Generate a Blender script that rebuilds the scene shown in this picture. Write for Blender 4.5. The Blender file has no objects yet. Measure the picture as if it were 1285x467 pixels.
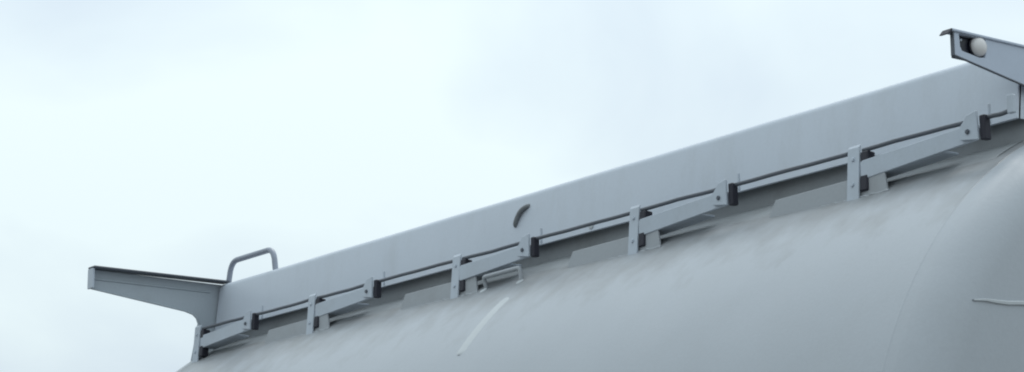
import bpy, bmesh, math, random
from mathutils import Vector, Matrix

random.seed(7)
SC = bpy.context.scene
COL = SC.collection

# ------------------------------------------------------------------ camera
EYE = 1.65                       # camera height above the ground, metres
cam_d = bpy.data.cameras.new("camera")
cam = bpy.data.objects.new("camera", cam_d)
COL.objects.link(cam)
cam_d.sensor_width = 36.0
cam_d.lens = 78.92
cam_d.clip_start = 0.05
cam_d.clip_end = 5000.0
PITCH, YAW = math.radians(12.538), math.radians(35.29)
view = Vector((math.sin(YAW) * math.cos(PITCH), math.cos(YAW) * math.cos(PITCH), math.sin(PITCH)))
cam.location = (0, 0, EYE)
cam.rotation_euler = view.to_track_quat('-Z', 'Y').to_euler()
SC.camera = cam

# ------------------------------------------------------------------ overcast sky
SUN_EL, SUN_AZ = math.radians(64), math.radians(58)     # azimuth from +Y towards +X
world = bpy.data.worlds.new("World")
SC.world = world
world.use_nodes = True
nt = world.node_tree
nt.nodes.clear()
N, L = nt.nodes.new, nt.links.new
w_out = N('ShaderNodeOutputWorld')
w_sky = N('ShaderNodeTexSky')
w_sky.sky_type = 'NISHITA'
w_sky.sun_disc = False
w_sky.sun_elevation = SUN_EL
w_sky.sun_rotation = SUN_AZ
w_bg = N('ShaderNodeBackground')
w_bg.inputs['Strength'].default_value = 0.08
L(w_sky.outputs[0], w_bg.inputs['Color'])
# the closed cloud deck below that sky
w_tc = N('ShaderNodeTexCoord')
w_map = N('ShaderNodeMapping')
w_map.inputs['Location'].default_value = (7.7, 13.1, 4.0)
w_map.inputs['Scale'].default_value = (1.0, 1.0, 2.0)
L(w_tc.outputs['Generated'], w_map.inputs['Vector'])
w_no = N('ShaderNodeTexNoise')
w_no.inputs['Scale'].default_value = 4.6
w_no.inputs['Detail'].default_value = 5.0
w_no.inputs['Roughness'].default_value = 0.45
w_no.inputs['Distortion'].default_value = 0.35
L(w_map.outputs[0], w_no.inputs['Vector'])
w_ra = N('ShaderNodeValToRGB')
w_ra.color_ramp.elements[0].position = 0.33
w_ra.color_ramp.elements[0].color = (0.690, 0.800, 0.890, 1)
w_ra.color_ramp.elements[1].position = 0.60
w_ra.color_ramp.elements[1].color = (0.862, 0.985, 1.010, 1)
L(w_no.outputs['Fac'], w_ra.inputs['Fac'])
w_cl = N('ShaderNodeBackground')
# an overcast deck is brighter overhead than near the horizon
w_sep = N('ShaderNodeSeparateXYZ')
L(w_tc.outputs['Generated'], w_sep.inputs[0])
w_up = N('ShaderNodeMath'); w_up.operation = 'MAXIMUM'
L(w_sep.outputs['Z'], w_up.inputs[0]); w_up.inputs[1].default_value = 0.0
w_gr = N('ShaderNodeMath'); w_gr.operation = 'MULTIPLY_ADD'
L(w_up.outputs[0], w_gr.inputs[0]); w_gr.inputs[1].default_value = 0.75; w_gr.inputs[2].default_value = 0.88
L(w_gr.outputs[0], w_cl.inputs['Strength'])
L(w_ra.outputs[0], w_cl.inputs['Color'])
w_mix = N('ShaderNodeMixShader')
w_mix.inputs[0].default_value = 0.93
L(w_bg.outputs[0], w_mix.inputs[1])
L(w_cl.outputs[0], w_mix.inputs[2])
L(w_mix.outputs[0], w_out.inputs['Surface'])

sun_d = bpy.data.lights.new("sun", 'SUN')
sun_d.energy = 1.5
sun_d.angle = math.radians(28)
sun_d.color = (1.0, 0.97, 0.93)
sun = bpy.data.objects.new("sun", sun_d)
COL.objects.link(sun)
to_sun = Vector((math.sin(SUN_AZ) * math.cos(SUN_EL), math.cos(SUN_AZ) * math.cos(SUN_EL), math.sin(SUN_EL)))
sun.rotation_euler = to_sun.to_track_quat('Z', 'Y').to_euler()
sun.location = (0, 0, 30)

SC.view_settings.view_transform = 'Standard'
SC.view_settings.look = 'None'
SC.view_settings.exposure = 0.0
SC.view_settings.gamma = 1.0
SC.view_settings.use_curve_mapping = False
SC.render.engine = 'CYCLES'
SC.cycles.pixel_filter_type = 'GAUSSIAN'
SC.cycles.filter_width = 2.3

# ------------------------------------------------------------------ helpers
# plans are drawn in half-metres with the eye at 0; W() brings them to metres
S = 0.5
def W(p):
    return Vector((p[0] * S, p[1] * S, p[2] * S + EYE))

ORG = {}                          # plan origin of each object
MESH = {}
def obj(name, bm, mat, parent=None, org=(0, 0, 0), smooth=0.0, key=None):
    """link one mesh object; bm is drawn in plan units round org"""
    if key and key in MESH:
        me = MESH[key]
    else:
        me = bpy.data.meshes.new(name)
        bmesh.ops.recalc_face_normals(bm, faces=bm.faces)
        bm.transform(Matrix.Scale(S, 4))
        if smooth:
            for f in bm.faces:
                f.smooth = True
            for e in bm.edges:
                if len(e.link_faces) == 2 and e.calc_face_angle(0) > smooth:
                    e.smooth = False
        bm.to_mesh(me)
        me.materials.append(mat)
        if key:
            MESH[key] = me
    if bm:
        bm.free()
    o = bpy.data.objects.new(name, me)
    COL.objects.link(o)
    ORG[o] = Vector(org)
    if parent:
        o.parent = parent
        o.location = (Vector(org) - ORG[parent]) * S
    else:
        o.location = W(org)
    return o

def prism(pts, lo, hi, axis='y', bevel=0.0, bm=None, seg=1):
    """extrude a closed outline; axis y: pts are (x,z); axis x: pts are (y,z); axis z: (x,y)"""
    own = bmesh.new()
    def P(a, b, c):
        return {'y': (a, c, b), 'x': (c, a, b), 'z': (a, b, c)}[axis]
    a = [own.verts.new(P(p[0], p[1], lo)) for p in pts]
    b = [own.verts.new(P(p[0], p[1], hi)) for p in pts]
    n = len(pts)
    own.faces.new(a)
    own.faces.new(b[::-1])
    for i in range(n):
        own.faces.new((a[i], b[i], b[(i + 1) % n], a[(i + 1) % n]))
    bmesh.ops.recalc_face_normals(own, faces=own.faces)
    if bevel:
        bmesh.ops.bevel(own, geom=own.edges[:], offset=bevel, segments=seg, profile=0.6, affect='EDGES', clamp_overlap=True)
    return join(bm, own)

def join(bm, own):
    if bm is None:
        return own
    me = bpy.data.meshes.new("tmp")
    own.to_mesh(me); own.free()
    bm.from_mesh(me)
    bpy.data.meshes.remove(me)
    return bm

def box(x0, x1, y0, y1, z0, z1, bevel=0.006, bm=None):
    return prism([(x0, z0), (x1, z0), (x1, z1), (x0, z1)], y0, y1, 'y', bevel, bm)

def tube(path, r, sides=12, bm=None, caps=True):
    own = bmesh.new()
    path = [Vector(p) for p in path]
    rings = []
    ref = Vector((0.13, 0.21, 1)).normalized()
    for i, p in enumerate(path):
        t = (path[min(i + 1, len(path) - 1)] - path[max(i - 1, 0)]).normalized()
        a = t.cross(ref)
        if a.length < 1e-3:
            a = t.cross(Vector((1, 0, 0)))
        a.normalize()
        b = t.cross(a).normalized()
        rr = r[i] if isinstance(r, (list, tuple)) else r
        rings.append([own.verts.new(p + (a * math.cos(2 * math.pi * k / sides) + b * math.sin(2 * math.pi * k / sides)) * rr) for k in range(sides)])
    for i in range(len(rings) - 1):
        for k in range(sides):
            own.faces.new((rings[i][k], rings[i][(k + 1) % sides], rings[i + 1][(k + 1) % sides], rings[i + 1][k]))
    if caps:
        own.faces.new(rings[0][::-1]); own.faces.new(rings[-1])
    return join(bm, own)

def rounded(path, r, n=7):
    """polyline with its inner corners rounded by r"""
    P = [Vector(p) for p in path]
    out = [P[0]]
    for i in range(1, len(P) - 1):
        a, b, c = P[i - 1], P[i], P[i + 1]
        u, v = (a - b).normalized(), (c - b).normalized()
        rr = min(r, (a - b).length * 0.48, (c - b).length * 0.48)
        s, e = b + u * rr, b + v * rr
        for k in range(n + 1):
            t = k / n
            out.append((1 - t) ** 2 * s + 2 * t * (1 - t) * b + t * t * e)
    out.append(P[-1])
    return out

def disc_bolt(c, nrm, r, h, sides=6, bm=None):
    c = Vector(c); nrm = Vector(nrm).normalized()
    return tube([c, c + nrm * h * 0.8, c + nrm * h], [r, r, r * 0.75], sides, bm)

# ------------------------------------------------------------------ materials
def paint(name, rgb, rough=0.5, var=0.10, dirt=0.0, bump=0.05, dirt_rgb=(0.17, 0.165, 0.15), streak=None, scale=6.0, spec=0.35, stain_shade=None):
    m = bpy.data.materials.new(name)
    m.use_nodes = True
    t = m.node_tree
    n, l = t.nodes.new, t.links.new
    b = t.nodes['Principled BSDF']
    b.inputs['Roughness'].default_value = rough
    b.inputs['Specular IOR Level'].default_value = spec
    g = n('ShaderNodeNewGeometry')
    big = n('ShaderNodeTexNoise'); big.inputs['Scale'].default_value = scale * 0.25
    big.inputs['Detail'].default_value = 6; big.inputs['Roughness'].default_value = 0.6
    l(g.outputs['Position'], big.inputs['Vector'])
    fine = n('ShaderNodeTexNoise'); fine.inputs['Scale'].default_value = scale * 14
    fine.inputs['Detail'].default_value = 3; fine.inputs['Roughness'].default_value = 0.7
    l(g.outputs['Position'], fine.inputs['Vector'])
    mul = n('ShaderNodeMix'); mul.data_type = 'RGBA'
    mul.inputs['A'].default_value = (*[c * (1 - var) for c in rgb], 1)
    mul.inputs['B'].default_value = (*[min(1, c * (1 + var)) for c in rgb], 1)
    av = n('ShaderNodeMath'); av.operation = 'MULTIPLY_ADD'
    l(fine.outputs['Fac'], av.inputs[0]); av.inputs[1].default_value = 0.45
    sub = n('ShaderNodeMath'); sub.operation = 'MULTIPLY'
    l(big.outputs['Fac'], sub.inputs[0]); sub.inputs[1].default_value = 0.55
    l(sub.outputs[0], av.inputs[2])
    l(av.outputs[0], mul.inputs['Factor'])
    col = mul.outputs['Result']
    if dirt:
        mp = n('ShaderNodeMapping')
        mp.inputs['Scale'].default_value = streak or (1, 1, 1)
        l(g.outputs['Position'], mp.inputs['Vector'])
        dn = n('ShaderNodeTexNoise'); dn.inputs['Scale'].default_value = 3.0
        dn.inputs['Detail'].default_value = 8; dn.inputs['Roughness'].default_value = 0.68
        l(mp.outputs[0], dn.inputs['Vector'])
        rp = n('ShaderNodeValToRGB')
        rp.color_ramp.elements[0].position = 0.48; rp.color_ramp.elements[0].color = (0, 0, 0, 1)
        rp.color_ramp.elements[1].position = 0.78; rp.color_ramp.elements[1].color = (dirt, dirt, dirt, 1)
        l(dn.outputs['Fac'], rp.inputs['Fac'])
        dm = n('ShaderNodeMix'); dm.data_type = 'RGBA'
        dm.inputs['B'].default_value = (*dirt_rgb, 1)
        l(rp.outputs[0], dm.inputs['Factor'])
        l(col, dm.inputs['A'])
        col = dm.outputs['Result']
    if stain_shade:
        # dusty run-off plus painted soft shade below the rail, thinning out down the barrel
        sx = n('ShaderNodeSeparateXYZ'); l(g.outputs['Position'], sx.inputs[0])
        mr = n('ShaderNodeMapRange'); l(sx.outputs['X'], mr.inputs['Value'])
        mr.inputs['From Min'].default_value = stain_shade[0]; mr.inputs['From Max'].default_value = stain_shade[1]
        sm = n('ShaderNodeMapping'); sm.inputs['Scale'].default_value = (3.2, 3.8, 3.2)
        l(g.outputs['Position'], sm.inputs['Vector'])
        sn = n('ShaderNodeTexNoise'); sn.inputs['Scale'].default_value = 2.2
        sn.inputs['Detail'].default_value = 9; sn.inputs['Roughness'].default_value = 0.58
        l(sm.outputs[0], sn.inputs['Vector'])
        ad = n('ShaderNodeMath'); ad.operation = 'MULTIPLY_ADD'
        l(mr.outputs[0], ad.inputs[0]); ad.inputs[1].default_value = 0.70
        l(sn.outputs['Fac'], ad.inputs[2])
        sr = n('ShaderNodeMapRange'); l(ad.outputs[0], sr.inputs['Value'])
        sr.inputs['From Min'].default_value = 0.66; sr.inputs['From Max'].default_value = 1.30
        sr.inputs['To Max'].default_value = stain_shade[2]
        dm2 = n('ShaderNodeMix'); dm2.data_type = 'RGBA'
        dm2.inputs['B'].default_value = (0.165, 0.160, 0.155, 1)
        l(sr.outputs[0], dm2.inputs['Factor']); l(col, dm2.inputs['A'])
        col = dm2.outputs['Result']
    l(col, b.inputs['Base Color'])
    if bump:
        bp = n('ShaderNodeBump'); bp.inputs['Strength'].default_value = bump
        bp.inputs['Distance'].default_value = 0.01
        l(fine.outputs['Fac'], bp.inputs['Height'])
        wv = n('ShaderNodeTexNoise'); wv.inputs['Scale'].default_value = 1.7
        wv.inputs['Detail'].default_value = 2
        l(g.outputs['Position'], wv.inputs['Vector'])
        bp2 = n('ShaderNodeBump'); bp2.inputs['Strength'].default_value = 0.25
        bp2.inputs['Distance'].default_value = 0.03
        l(wv.outputs['Fac'], bp2.inputs['Height'])
        l(bp2.outputs['Normal'], bp.inputs['Normal'])
        l(bp.outputs['Normal'], b.inputs['Normal'])
    return m

M_SHELL = paint('tank_paint', (0.330, 0.354, 0.386), 0.42, 0.12, 0.10, 0.06, (0.27, 0.275, 0.27), (1.5, 1.8, 1.5), spec=0.45, stain_shade=(4.68, 5.06, 0.75))
M_HEAD = paint('tank_head_paint', (0.330, 0.354, 0.386), 0.42, 0.12, 0.14, 0.06, (0.24, 0.245, 0.25), (1.5, 1.5, 1.5), spec=0.45)
M_WALL = paint('casing_paint', (0.478, 0.518, 0.580), 0.45, 0.10, 0.22, 0.05, (0.27, 0.27, 0.26), (1.0, 2.0, 0.6))
M_RAIL = paint('rail_paint', (0.42, 0.465, 0.525), 0.45, 0.16, 0.40, 0.04, (0.24, 0.24, 0.24))
M_BLUE = paint('bracket_paint', (0.43, 0.48, 0.57), 0.45, 0.08, 0.2, 0.04, (0.20, 0.22, 0.26))
M_SHADE = paint('shade_paint', (0.275, 0.290, 0.305), 0.7, 0.2, 0.6, 0.08, (0.13, 0.13, 0.125))  # grey darkened to stand for the shade under the casing
M_ARM = paint('arm_paint', (0.36, 0.40, 0.44), 0.5, 0.14, 0.3, 0.05, (0.17, 0.175, 0.18))
M_FOOT = paint('foot_paint', (0.325, 0.345, 0.370), 0.5, 0.18, 0.45, 0.06, (0.20, 0.20, 0.20))
M_DARK2 = paint('handle_rubber', (0.17, 0.18, 0.19), 0.6, 0.2, 0.3, 0.05, scale=20)
M_HOOP = paint('hoop_paint', (0.25, 0.275, 0.33), 0.45, 0.15, 0.3, 0.05, (0.16, 0.16, 0.18))
M_DARK = paint('dark_steel', (0.085, 0.095, 0.115), 0.5, 0.25, 0.3, 0.06, (0.13, 0.12, 0.11), scale=20)
M_BLACK = paint('black_hinge', (0.020, 0.020, 0.030), 0.6, 0.3, 0.0, 0.06, scale=20)
M_WELD = paint('weld_paint', (0.43, 0.455, 0.475), 0.5, 0.12, 0.2, 0.1, (0.35, 0.36, 0.36), scale=14)
M_GROUND = paint('asphalt', (0.14, 0.14, 0.135), 0.9, 0.3, 0.3, 0.2, (0.09, 0.09, 0.09))
M_HOUSE = paint('lamp_housing', (0.012, 0.014, 0.024), 0.35, 0.2, 0.0, 0.02, scale=20)
M_LENS = paint('lamp_lens', (0.62, 0.60, 0.60), 0.25, 0.08, 0.0, 0.0, scale=30, spec=0.5)

# ------------------------------------------------------------------ ground (below the frame)
bm = bmesh.new()
bmesh.ops.create_grid(bm, x_segments=8, y_segments=8, size=600)
g = obj('ground', bm, M_GROUND, None, (0, 0, -EYE / S))
g['kind'] = 'structure'

# ------------------------------------------------------------------ the tanker
XC, ZC, R = 11.60, 0.772, 2.80          # tank axis and radius in plan units
Y0, Y1 = 9.06, 19.54                    # seam of the near head, far edge of the barrel
root = bpy.data.objects.new('tanker', None)
COL.objects.link(root)
ORG[root] = Vector((XC, 14.3, -EYE / S))
root.location = W(ORG[root])
root['label'] = 'long grey tanker barrel with folded handrail along its raised walkway'
root['category'] = 'tanker'

def revolve(profile, seg=256, bm=None, org=(XC, ZC)):
    """profile: (radius, y) round the tank axis"""
    own = bmesh.new()
    rings = []
    for r, y in profile:
        if r < 1e-6:
            rings.append([own.verts.new((org[0], y, org[1]))])
        else:
            rings.append([own.verts.new((org[0] + r * math.sin(2 * math.pi * k / seg), y, org[1] + r * math.cos(2 * math.pi * k / seg))) for k in range(seg)])
    for a, b in zip(rings, rings[1:]):
        for k in range(seg):
            k2 = (k + 1) % seg
            if len(b) == 1:
                own.faces.new((a[k], a[k2], b[0]))
            elif len(a) == 1:
                own.faces.new((a[0], b[k2], b[k]))
            else:
                own.faces.new((a[k], a[k2], b[k2], b[k]))
    return join(bm, own)

shell = obj('tank_shell', revolve([(R, Y0)] + [(R, Y0 + (Y1 - Y0) * i / 24) for i in range(1, 25)]), M_SHELL, root, (0, 0, 0), smooth=math.radians(40))

def head_profile(y, sgn):
    rk, rc = 0.32, 11.0
    phi = math.asin((R - rk) / (rc - rk))
    pts = [(R, y)]
    for i in range(1, 15):
        a = (math.pi / 2 - phi) * i / 14
        pts.append((R - rk + rk * math.cos(a), y + sgn * (0.05 + rk * math.sin(a))))
    yc = y + sgn * (0.05 + rk * math.cos(phi) - rc * math.cos(phi))
    for i in range(1, 15):
        a = phi * (1 - i / 14)
        pts.append((rc * math.sin(a), yc + sgn * rc * math.cos(a)))
    return pts
near_prof = head_profile(Y0, -1)
near_head = obj('dished_head', revolve(near_prof), M_HEAD, root, smooth=math.radians(40))
far_head = obj('dished_head', revolve(head_profile(Y1, 1)), M_HEAD, root, smooth=math.radians(40))

def seam_ring(y, w, h, a0=0, a1=360, n=200):
    """a flat weld bead round the barrel, angles from the crown towards the camera side"""
    own = bmesh.new()
    rows = []
    full = abs(a1 - a0) >= 360
    for i in range(n + (0 if full else 1)):
        a = math.radians(a0 + (a1 - a0) * i / n)
        tp = 1.0 if full else min(1, math.sqrt(7 * min(i, n - i) / n) + 0.35)
        wob = 1 + 0.03 * math.sin(i * 2.1) + 0.03 * math.sin(i * 5.3)
        ww = w * tp * wob
        row = []
        for dy, hh in ((-ww, -0.004), (-ww * 0.5, h), (ww * 0.5, h), (ww, -0.004)):
            rr = R + hh
            row.append(own.verts.new((XC - rr * math.sin(a), y + dy, ZC + rr * math.cos(a))))
        rows.append(row)
    m = len(rows)
    for i in range(m if full else m - 1):
        A, B = rows[i], rows[(i + 1) % m]
        for k in range(3):
            own.faces.new((A[k], A[k + 1], B[k + 1], B[k]))
    return own
obj('weld_seam', seam_ring(Y0, 0.016, 0.002, n=300), M_SHELL, shell, smooth=1.0)
obj('weld_seam', seam_ring(Y1 - 0.02, 0.030, 0.012, n=300), M_WELD, shell, smooth=1.0)
o = obj('weld_strip', seam_ring(13.88, 0.072, 0.004, 40.6, 54.0, n=60), M_WELD, shell, smooth=1.0)  # pale paint stands for the highlight on the weld band
o['label'] = 'pale strip along a weld, highlight put into its colour'
# plate joint of the near head
own = bmesh.new()
rows = []
zj = 2.125
for i in range(60):
    x = 9.36 + (13.9 - 9.36) * i / 59
    rad = math.hypot(x - XC, zj - ZC)
    prof = near_prof
    y = prof[-1][1]
    for (r1, y1), (r2, y2) in zip(prof, prof[1:]):
        if r2 <= rad <= r1:
            y = y1 + (y2 - y1) * (r1 - rad) / (r1 - r2)
            break
    tp = min(1, 0.3 + i * 0.3)
    rows.append([own.verts.new((x, y + dy, zj + dz * tp + 0.004 * math.sin(i * 1.7))) for dy, dz in ((0.006, -0.018), (-0.012, -0.008), (-0.012, 0.008), (0.006, 0.018))])
for A, B in zip(rows, rows[1:]):
    for k in range(3):
        own.faces.new((A[k], A[k + 1], B[k + 1], B[k]))
obj('weld_seam', own, M_WELD, near_head, smooth=1.0)

# ---- raised walkway casing: a long sheet box standing off the barrel
def casing_outline():
    outer = [(10.248, 3.400), (10.258, 3.50), (10.292, 3.825), (10.300, 3.850), (10.318, 3.868), (10.345, 3.875)]
    top = [(10.9, 3.90), (11.6, 3.91)]
    left = outer + top
    right = [(2 * XC - x, z) for x, z in left[:-1]][::-1]
    out = left + right
    inn = [(x + (0.028 if x < XC else -0.028), z - (0.028 if z > 3.6 else 0)) for x, z in out]
    inn[7] = (XC, 3.882)
    return out, inn
cout, cinn = casing_outline()
bm = bmesh.new()
NY = 26
YA, YB = 9.112, 19.545
rows_o, rows_i = [], []
for j in range(NY + 1):
    y = YA + (YB - YA) * j / NY
    wob = 0.0035 * math.sin(j * 1.3) + 0.002 * math.sin(j * 3.1 + 1)
    rows_o.append([bm.verts.new((x + (wob if 3.45 < z < 3.8 else wob * 0.4), y, z + wob * 0.5)) for x, z in cout])
    rows_i.append([bm.verts.new((x, y, z)) for x, z in cinn])
n = len(cout)
for j in range(NY):
    for i in range(n - 1):
        bm.faces.new((rows_o[j][i], rows_o[j][i + 1], rows_o[j + 1][i + 1], rows_o[j + 1][i]))
        bm.faces.new((rows_i[j][i], rows_i[j + 1][i], rows_i[j + 1][i + 1], rows_i[j][i + 1]))
    for i in (0, n - 1):
        bm.faces.new((rows_o[j][i], rows_i[j][i], rows_i[j + 1][i], rows_o[j + 1][i]))
for ro, ri in ((rows_o[0], rows_i[0]), (rows_o[-1], rows_i[-1])):
    for i in range(n - 1):
        bm.faces.new((ro[i], ri[i], ri[i + 1], ro[i + 1]))
    bm.faces.new(ri)
casing = obj('walkway_casing', bm, M_WALL, root, smooth=math.radians(35))

# set-back curb added between casing and barrel, the gap's shade in its grey
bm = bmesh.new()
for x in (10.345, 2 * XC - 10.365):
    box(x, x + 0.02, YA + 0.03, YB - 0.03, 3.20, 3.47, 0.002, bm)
obj('added_curb_strip', bm, M_SHADE, casing)
# dark strip on the barrel along the curb, painting in the casing's shade
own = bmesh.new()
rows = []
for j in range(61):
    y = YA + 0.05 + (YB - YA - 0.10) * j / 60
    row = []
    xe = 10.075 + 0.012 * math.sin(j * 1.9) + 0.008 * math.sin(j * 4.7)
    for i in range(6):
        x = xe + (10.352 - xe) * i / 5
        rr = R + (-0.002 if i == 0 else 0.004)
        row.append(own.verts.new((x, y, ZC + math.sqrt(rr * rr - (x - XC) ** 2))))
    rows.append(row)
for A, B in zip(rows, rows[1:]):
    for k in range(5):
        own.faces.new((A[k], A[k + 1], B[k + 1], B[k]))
obj('shade_strip', own, M_SHADE, casing, smooth=1.0)

# ---- far end: outrigger arm, a tapered channel reaching out from the casing
YF = 19.575
arm = [(10.60, 3.872), (8.925, 3.885), (8.930, 3.700), (9.93, 3.578), (10.02, 3.555), (10.062, 3.520), (10.084, 3.465), (10.075, 3.40), (10.020, 3.07), (10.14, 3.10), (10.30, 3.22), (10.60, 3.30)]
far_arm = obj('outrigger_arm', prism(arm, YF, YF + 0.022, 'y', 0.004), M_ARM, root)
o = obj('top_flange', box(8.905, 10.36, YF - 0.115, YF + 0.03, 3.886, 3.904, 0.004), M_DARK, far_arm)
o['label'] = 'dark flange along the top of the outrigger arm'
obj('end_cap', box(8.903, 8.925, YF - 0.085, YF + 0.03, 3.692, 3.885, 0.004), M_RAIL, far_arm)
bm = tube([(8.93, YF - 0.002, 3.700), (9.93, YF - 0.002, 3.578), (10.02, YF - 0.002, 3.553), (10.062, YF - 0.002, 3.518), (10.083, YF - 0.002, 3.465), (10.075, YF - 0.002, 3.40), (10.020, YF - 0.002, 3.08)], 0.011, 8)
obj('edge_bead', bm, M_ARM, far_arm, smooth=0.9)
obj('stiffener', prism([(8.96, 3.800), (10.20, 3.792), (10.20, 3.780), (8.96, 3.785)], YF - 0.012, YF, 'y', 0.003), M_ARM, far_arm)

# ---- near end: lamp bracket with an opening for the marker lamp
YN = 9.055
outer = [(9.665, 3.836), (9.660, 3.692), (10.265, 3.598), (10.46, 3.565), (10.46, 3.44), (11.1, 3.44), (11.1, 3.836)]
hole = [(9.705, 3.832), (9.712, 3.745), (9.728, 3.727), (9.875, 3.708), (9.925, 3.716), (9.935, 3.745), (9.935, 3.832)]
bm = bmesh.new()
es = []
for loop in (outer, hole):
    vs = [bm.verts.new((x, YN, z)) for x, z in loop]
    es += [bm.edges.new((vs[i], vs[(i + 1) % len(vs)])) for i in range(len(vs))]
bmesh.ops.triangle_fill(bm, use_beauty=True, use_dissolve=False, edges=es)
ret = bmesh.ops.extrude_face_region(bm, geom=bm.faces[:])
bmesh.ops.translate(bm, vec=(0, 0.020, 0), verts=[v for v in ret['geom'] if isinstance(v, bmesh.types.BMVert)])
lampb = obj('lamp_bracket', bm, M_BLUE, root)
lampb['label'] = 'blue grey tapered bracket holding a round marker lamp'
bm = box(9.640, 11.1, YN - 0.012, YN + 0.070, 3.837, 3.853, 0.003)
obj('top_flange', bm, M_BLUE, lampb)
# drooping lip at the tip of the flange
obj('flange_lip', prism([(9.636, 3.853), (9.652, 3.853), (9.628, 3.818), (9.602, 3.814)], YN - 0.010, YN + 0.068, 'y', 0.003), M_BLACK, lampb)
obj('edge_bead', tube([(9.660, YN + 0.004, 3.690), (10.265, YN + 0.004, 3.595), (10.46, YN + 0.004, 3.562)], 0.007, 8), M_DARK, lampb, smooth=0.9)
obj('side_edge', box(9.652, 9.664, YN - 0.003, YN + 0.023, 3.688, 3.836, 0.002), M_DARK, lampb)
# lamp housing behind the opening and the domed lens in it
bm = bmesh.new()
box(9.735, 10.02, YN + 0.040, YN + 0.100, 3.705, 3.834, 0.004, bm)
obj('lamp_housing', bm, M_HOUSE, lampb)
own = bmesh.new()
lc = Vector((9.892, YN + 0.030, 3.784))
lr = 0.062
rings = []
for i in range(9):
    a = math.radians(90 * i / 8)
    rr, dd = lr * math.cos(a), 0.040 * math.sin(a) + 0.012
    if i == 8:
        rings.append([own.verts.new(lc + Vector((0, -dd, 0)))])
    else:
        rings.append([own.verts.new(lc + Vector((rr * math.cos(2 * math.pi * k / 32), -dd, rr * math.sin(2 * math.pi * k / 32)))) for k in range(32)])
base = [own.verts.new(lc + Vector((lr * math.cos(2 * math.pi * k / 32), 0.002, lr * math.sin(2 * math.pi * k / 32)))) for k in range(32)]
rings.insert(0, base)
for A, B in zip(rings, rings[1:]):
    for k in range(32):
        if len(B) == 1:
            own.faces.new((A[k], A[(k + 1) % 32], B[0]))
        else:
            own.faces.new((A[k], A[(k + 1) % 32], B[(k + 1) % 32], B[k]))
own.faces.new(base)
o = obj('lamp_lens', own, M_LENS, lampb, smooth=math.radians(50))
o['label'] = 'round whitish lens of the marker lamp'
rim = [(lc.x + (lr + 0.004) * math.cos(2 * math.pi * k / 40), lc.y - 0.004, lc.z + (lr + 0.004) * math.sin(2 * math.pi * k / 40)) for k in range(41)]
obj('lamp_rim', tube(rim, 0.006, 8, caps=False), M_HOUSE, lampb, smooth=1.0)
for bx, bz in ((9.757, 3.808), (9.862, 3.722), (9.745, 3.752)):
    obj('screw', disc_bolt((bx, YN + 0.041, bz), (0, -1, 0), 0.009, 0.012, 8), M_RAIL, lampb, smooth=0.8)

# ---- grab hoop on the casing roof at the far end
hoop = rounded([(10.36, 19.50, 3.85), (10.36, 19.44, 4.095), (10.36, 18.60, 4.092), (10.36, 18.545, 3.85)], 0.17, 9)
o = obj('grab_hoop', tube(hoop, 0.028, 12), M_HOOP, root, smooth=1.0)
o['label'] = 'bent tube grab hoop beside the outrigger arm'
# ---- dark bent handle on the casing side
hk = [(10.290, 14.455, 3.612), (10.262, 14.453, 3.614), (10.254, 14.440, 3.640), (10.254, 14.410, 3.685), (10.258, 14.372, 3.725), (10.268, 14.31, 3.749), (10.300, 14.285, 3.754)]
o = obj('bent_handle', tube(rounded(hk, 0.03, 4), 0.019, 10), M_DARK2, root, smooth=1.0)
o['label'] = 'short dark curved handle on the walkway casing'

# ------------------------------------------------------------------ folded handrail
XR = 10.0
LEAN = math.radians(4.0)
posts = [10.30, 12.595, 14.925, 17.245, 19.44]        # upright posts, near to far
hinges = [9.215, 11.555, 13.900, 16.205, 18.36]       # hinge plates, near to far

def lean(bm):
    """tip what is drawn round a post foot a little towards the casing"""
    bm.transform(Matrix.Rotation(LEAN, 4, 'Y'))
    return bm

for i, y in enumerate(posts):
    org = (XR - 0.015, y, 3.062)
    k = 'end' if i == 4 else 'mid'
    bm = bmesh.new()
    # a folded post: narrow outer face with two returns
    prism([(0.000, -0.03), (0.000, 0.345), (0.012, 0.365), (0.016, 0.365), (0.016, -0.03)], -0.055, 0.055, 'y', 0.003, bm)
    box(0.016, 0.10, 0.040, 0.055, -0.03, 0.355, 0.003, bm)
    p = obj('rail_post', lean(bm), M_RAIL, root, org, key='post')
    p.rotation_euler = (random.uniform(-0.012, 0.012), 0, random.uniform(-0.03, 0.03))
    for z0, z1 in ((0.222, 0.312), (0.045, 0.150)):
        bm = bmesh.new()
        box(0.006, 0.080, -0.125, -0.056, z0, z1, 0.008, bm)
        obj('hinge_block', lean(bm), M_BLACK, p, org, key='hb%.3f' % z0)
    for z in (0.268, 0.098):
        obj('bolt', lean(disc_bolt((0.0, 0.0, z), (-1, 0, 0), 0.014, 0.012)), M_RAIL, p, org, key='pb%.3f' % z)
    # foot plate standing on the barrel and carrying the casing
    if i < 4:
        fp = [(-0.30, -0.02), (0.90, -0.02), (0.79, 0.145), (-0.27, 0.145)]
        bm = prism(fp, 0.030, 0.046, 'x', 0.003)
        # ledge folded back to the casing
        prism([(0.10, 0.131), (0.79, 0.131), (0.79, 0.145), (0.10, 0.145)], 0.046, 0.20, 'x', 0.002, bm)
        tube([(0.022 + 0.003 * math.sin(q * 2.3), -0.32 + 1.24 * q / 40, 0.004 + 0.003 * math.sin(q * 1.7)) for q in range(41)], [0.012 + 0.003 * math.sin(q * 2.9) for q in range(41)], 6, bm)
        obj('foot_plate', bm, M_FOOT, p, org, key='foot')

def rod(ya, yb, z=3.385, x=10.035, r=0.0145):
    s = random.uniform(-0.006, 0.006)
    n = 6
    path = [(x + 0.004 * math.sin(i * 2.0 + ya), ya + (yb - ya) * i / n, z + s * math.sin(math.pi * i / n)) for i in range(n + 1)]
    obj('rail_rod', tube(path, r, 10), M_DARK, root, smooth=1.0)

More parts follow.
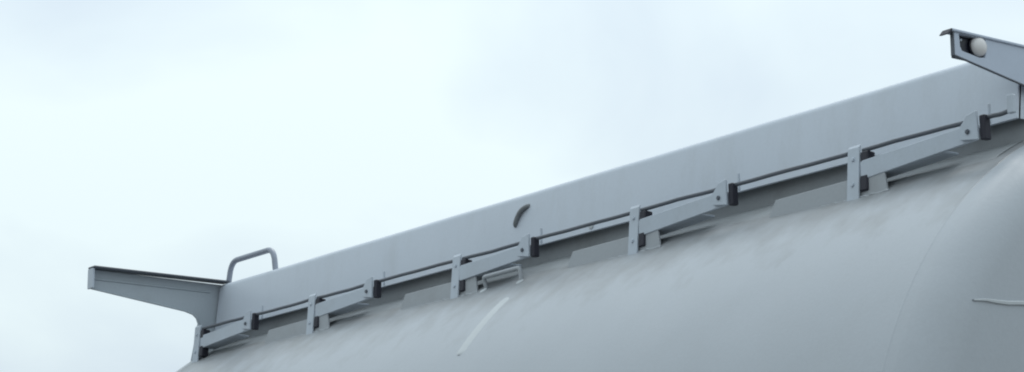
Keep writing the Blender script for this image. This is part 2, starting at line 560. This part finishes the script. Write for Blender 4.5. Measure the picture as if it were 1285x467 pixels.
for i, (y, yh) in enumerate(zip(posts, hinges)):
    org = (XR, yh, 3.26)
    # folded bar from the post up to the hinge plate
    L_ = (y - 0.06) - yh
    key = 'bar%d' % (0 if i < 4 else 1)
    dz = -0.055
    bm = prism([(0.0, -0.005), (0.0, 0.082), (0.05, 0.096), (L_ - 0.02, 0.112 + dz), (L_, 0.102 + dz), (L_, dz - 0.005), (L_ - 0.02, dz - 0.012), (0.03, -0.012)], 0.002, 0.026, 'x', 0.004)
    # its lower flange folded back towards the casing
    fl = [(0.30, -0.030), (0.30, -0.016), (L_ - 0.02, dz + 0.004), (L_ - 0.02, dz - 0.010)]
    prism(fl, 0.027, 0.150, 'x', 0.003, bm)
    b = obj('folding_bar', bm, M_RAIL, root, org)
    b.rotation_euler = (random.uniform(-0.010, 0.010), random.uniform(-0.03, 0.03), random.uniform(-0.008, 0.008))
    # wide hinge plate at its near end
    hp = [(-0.020, -0.018), (0.125, 0.004), (0.125, 0.085), (0.060, 0.150), (-0.020, 0.165)]
    obj('hinge_plate', prism(hp, -0.022, -0.002, 'x', 0.004), M_RAIL, b, org, key='hplate')
    obj('hinge_block', box(-0.002, 0.055, -0.066, -0.021, -0.020, 0.135, 0.006), M_BLACK, b, org, key='hblock')
    obj('bolt', disc_bolt((-0.022, 0.055, 0.045), (-1, 0, 0), 0.016, 0.014), M_DARK, b, org, key='hbolt')
    # thin upright catch behind the hinge
    obj('catch_plate', box(0.106, 0.122, -0.016, 0.000, 0.10, 0.225, 0.003), M_RAIL, b, org, key='catch')
    # rods: one along the bar, one on to the next post
    rod(yh + 0.145, y - 0.06)
    if i < 4:
        pass
for a, b in zip(posts[:4], hinges[1:]):
    rod(a + 0.075, b - 0.03)
rod(8.955, hinges[0] - 0.04)
o = obj('end_stop', box(10.015, 10.050, 8.935, 8.985, 3.365, 3.480, 0.005), M_RAIL, root)
o['label'] = 'short upright end stop of the handrail'

# ---- small pipe handle standing on the barrel below the third bar
px = 9.985
bm = tube(rounded([(px + 0.04, 14.50, 3.06), (px, 14.50, 3.170), (px, 14.00, 3.175), (px + 0.02, 14.00, 3.03)], 0.03, 5), 0.018, 12)
ph = obj('pipe_handle', bm, M_FOOT, root, smooth=1.0)
ph['label'] = 'small horizontal pipe handle standing on the barrel'
for y in (14.50, 14.00):
    obj('foot', disc_bolt((px + 0.012, y, 3.045), (-0.62, 0, 0.78), 0.036, 0.03, 12), M_WELD, ph, smooth=0.8)
obj('bolt', disc_bolt((10.262, 13.43, 3.445), (-1, 0, 0.1), 0.030, 0.02, 12), M_WELD, casing, smooth=0.8)

# ---- saddles carrying the barrel (below the frame)
for y in (11.2, 17.4):
    pts = []
    for i in range(25):
        a = math.radians(-40 + 80 * i / 24)
        pts.append((XC + (R + 0.004) * math.sin(a), ZC - (R + 0.004) * math.cos(a)))
    zb = -EYE / S
    pts += [(XC + 2.0, zb), (XC - 2.0, zb)]
    obj('saddle', prism(pts, y - 0.25, y + 0.25, 'y'), M_DARK, root)
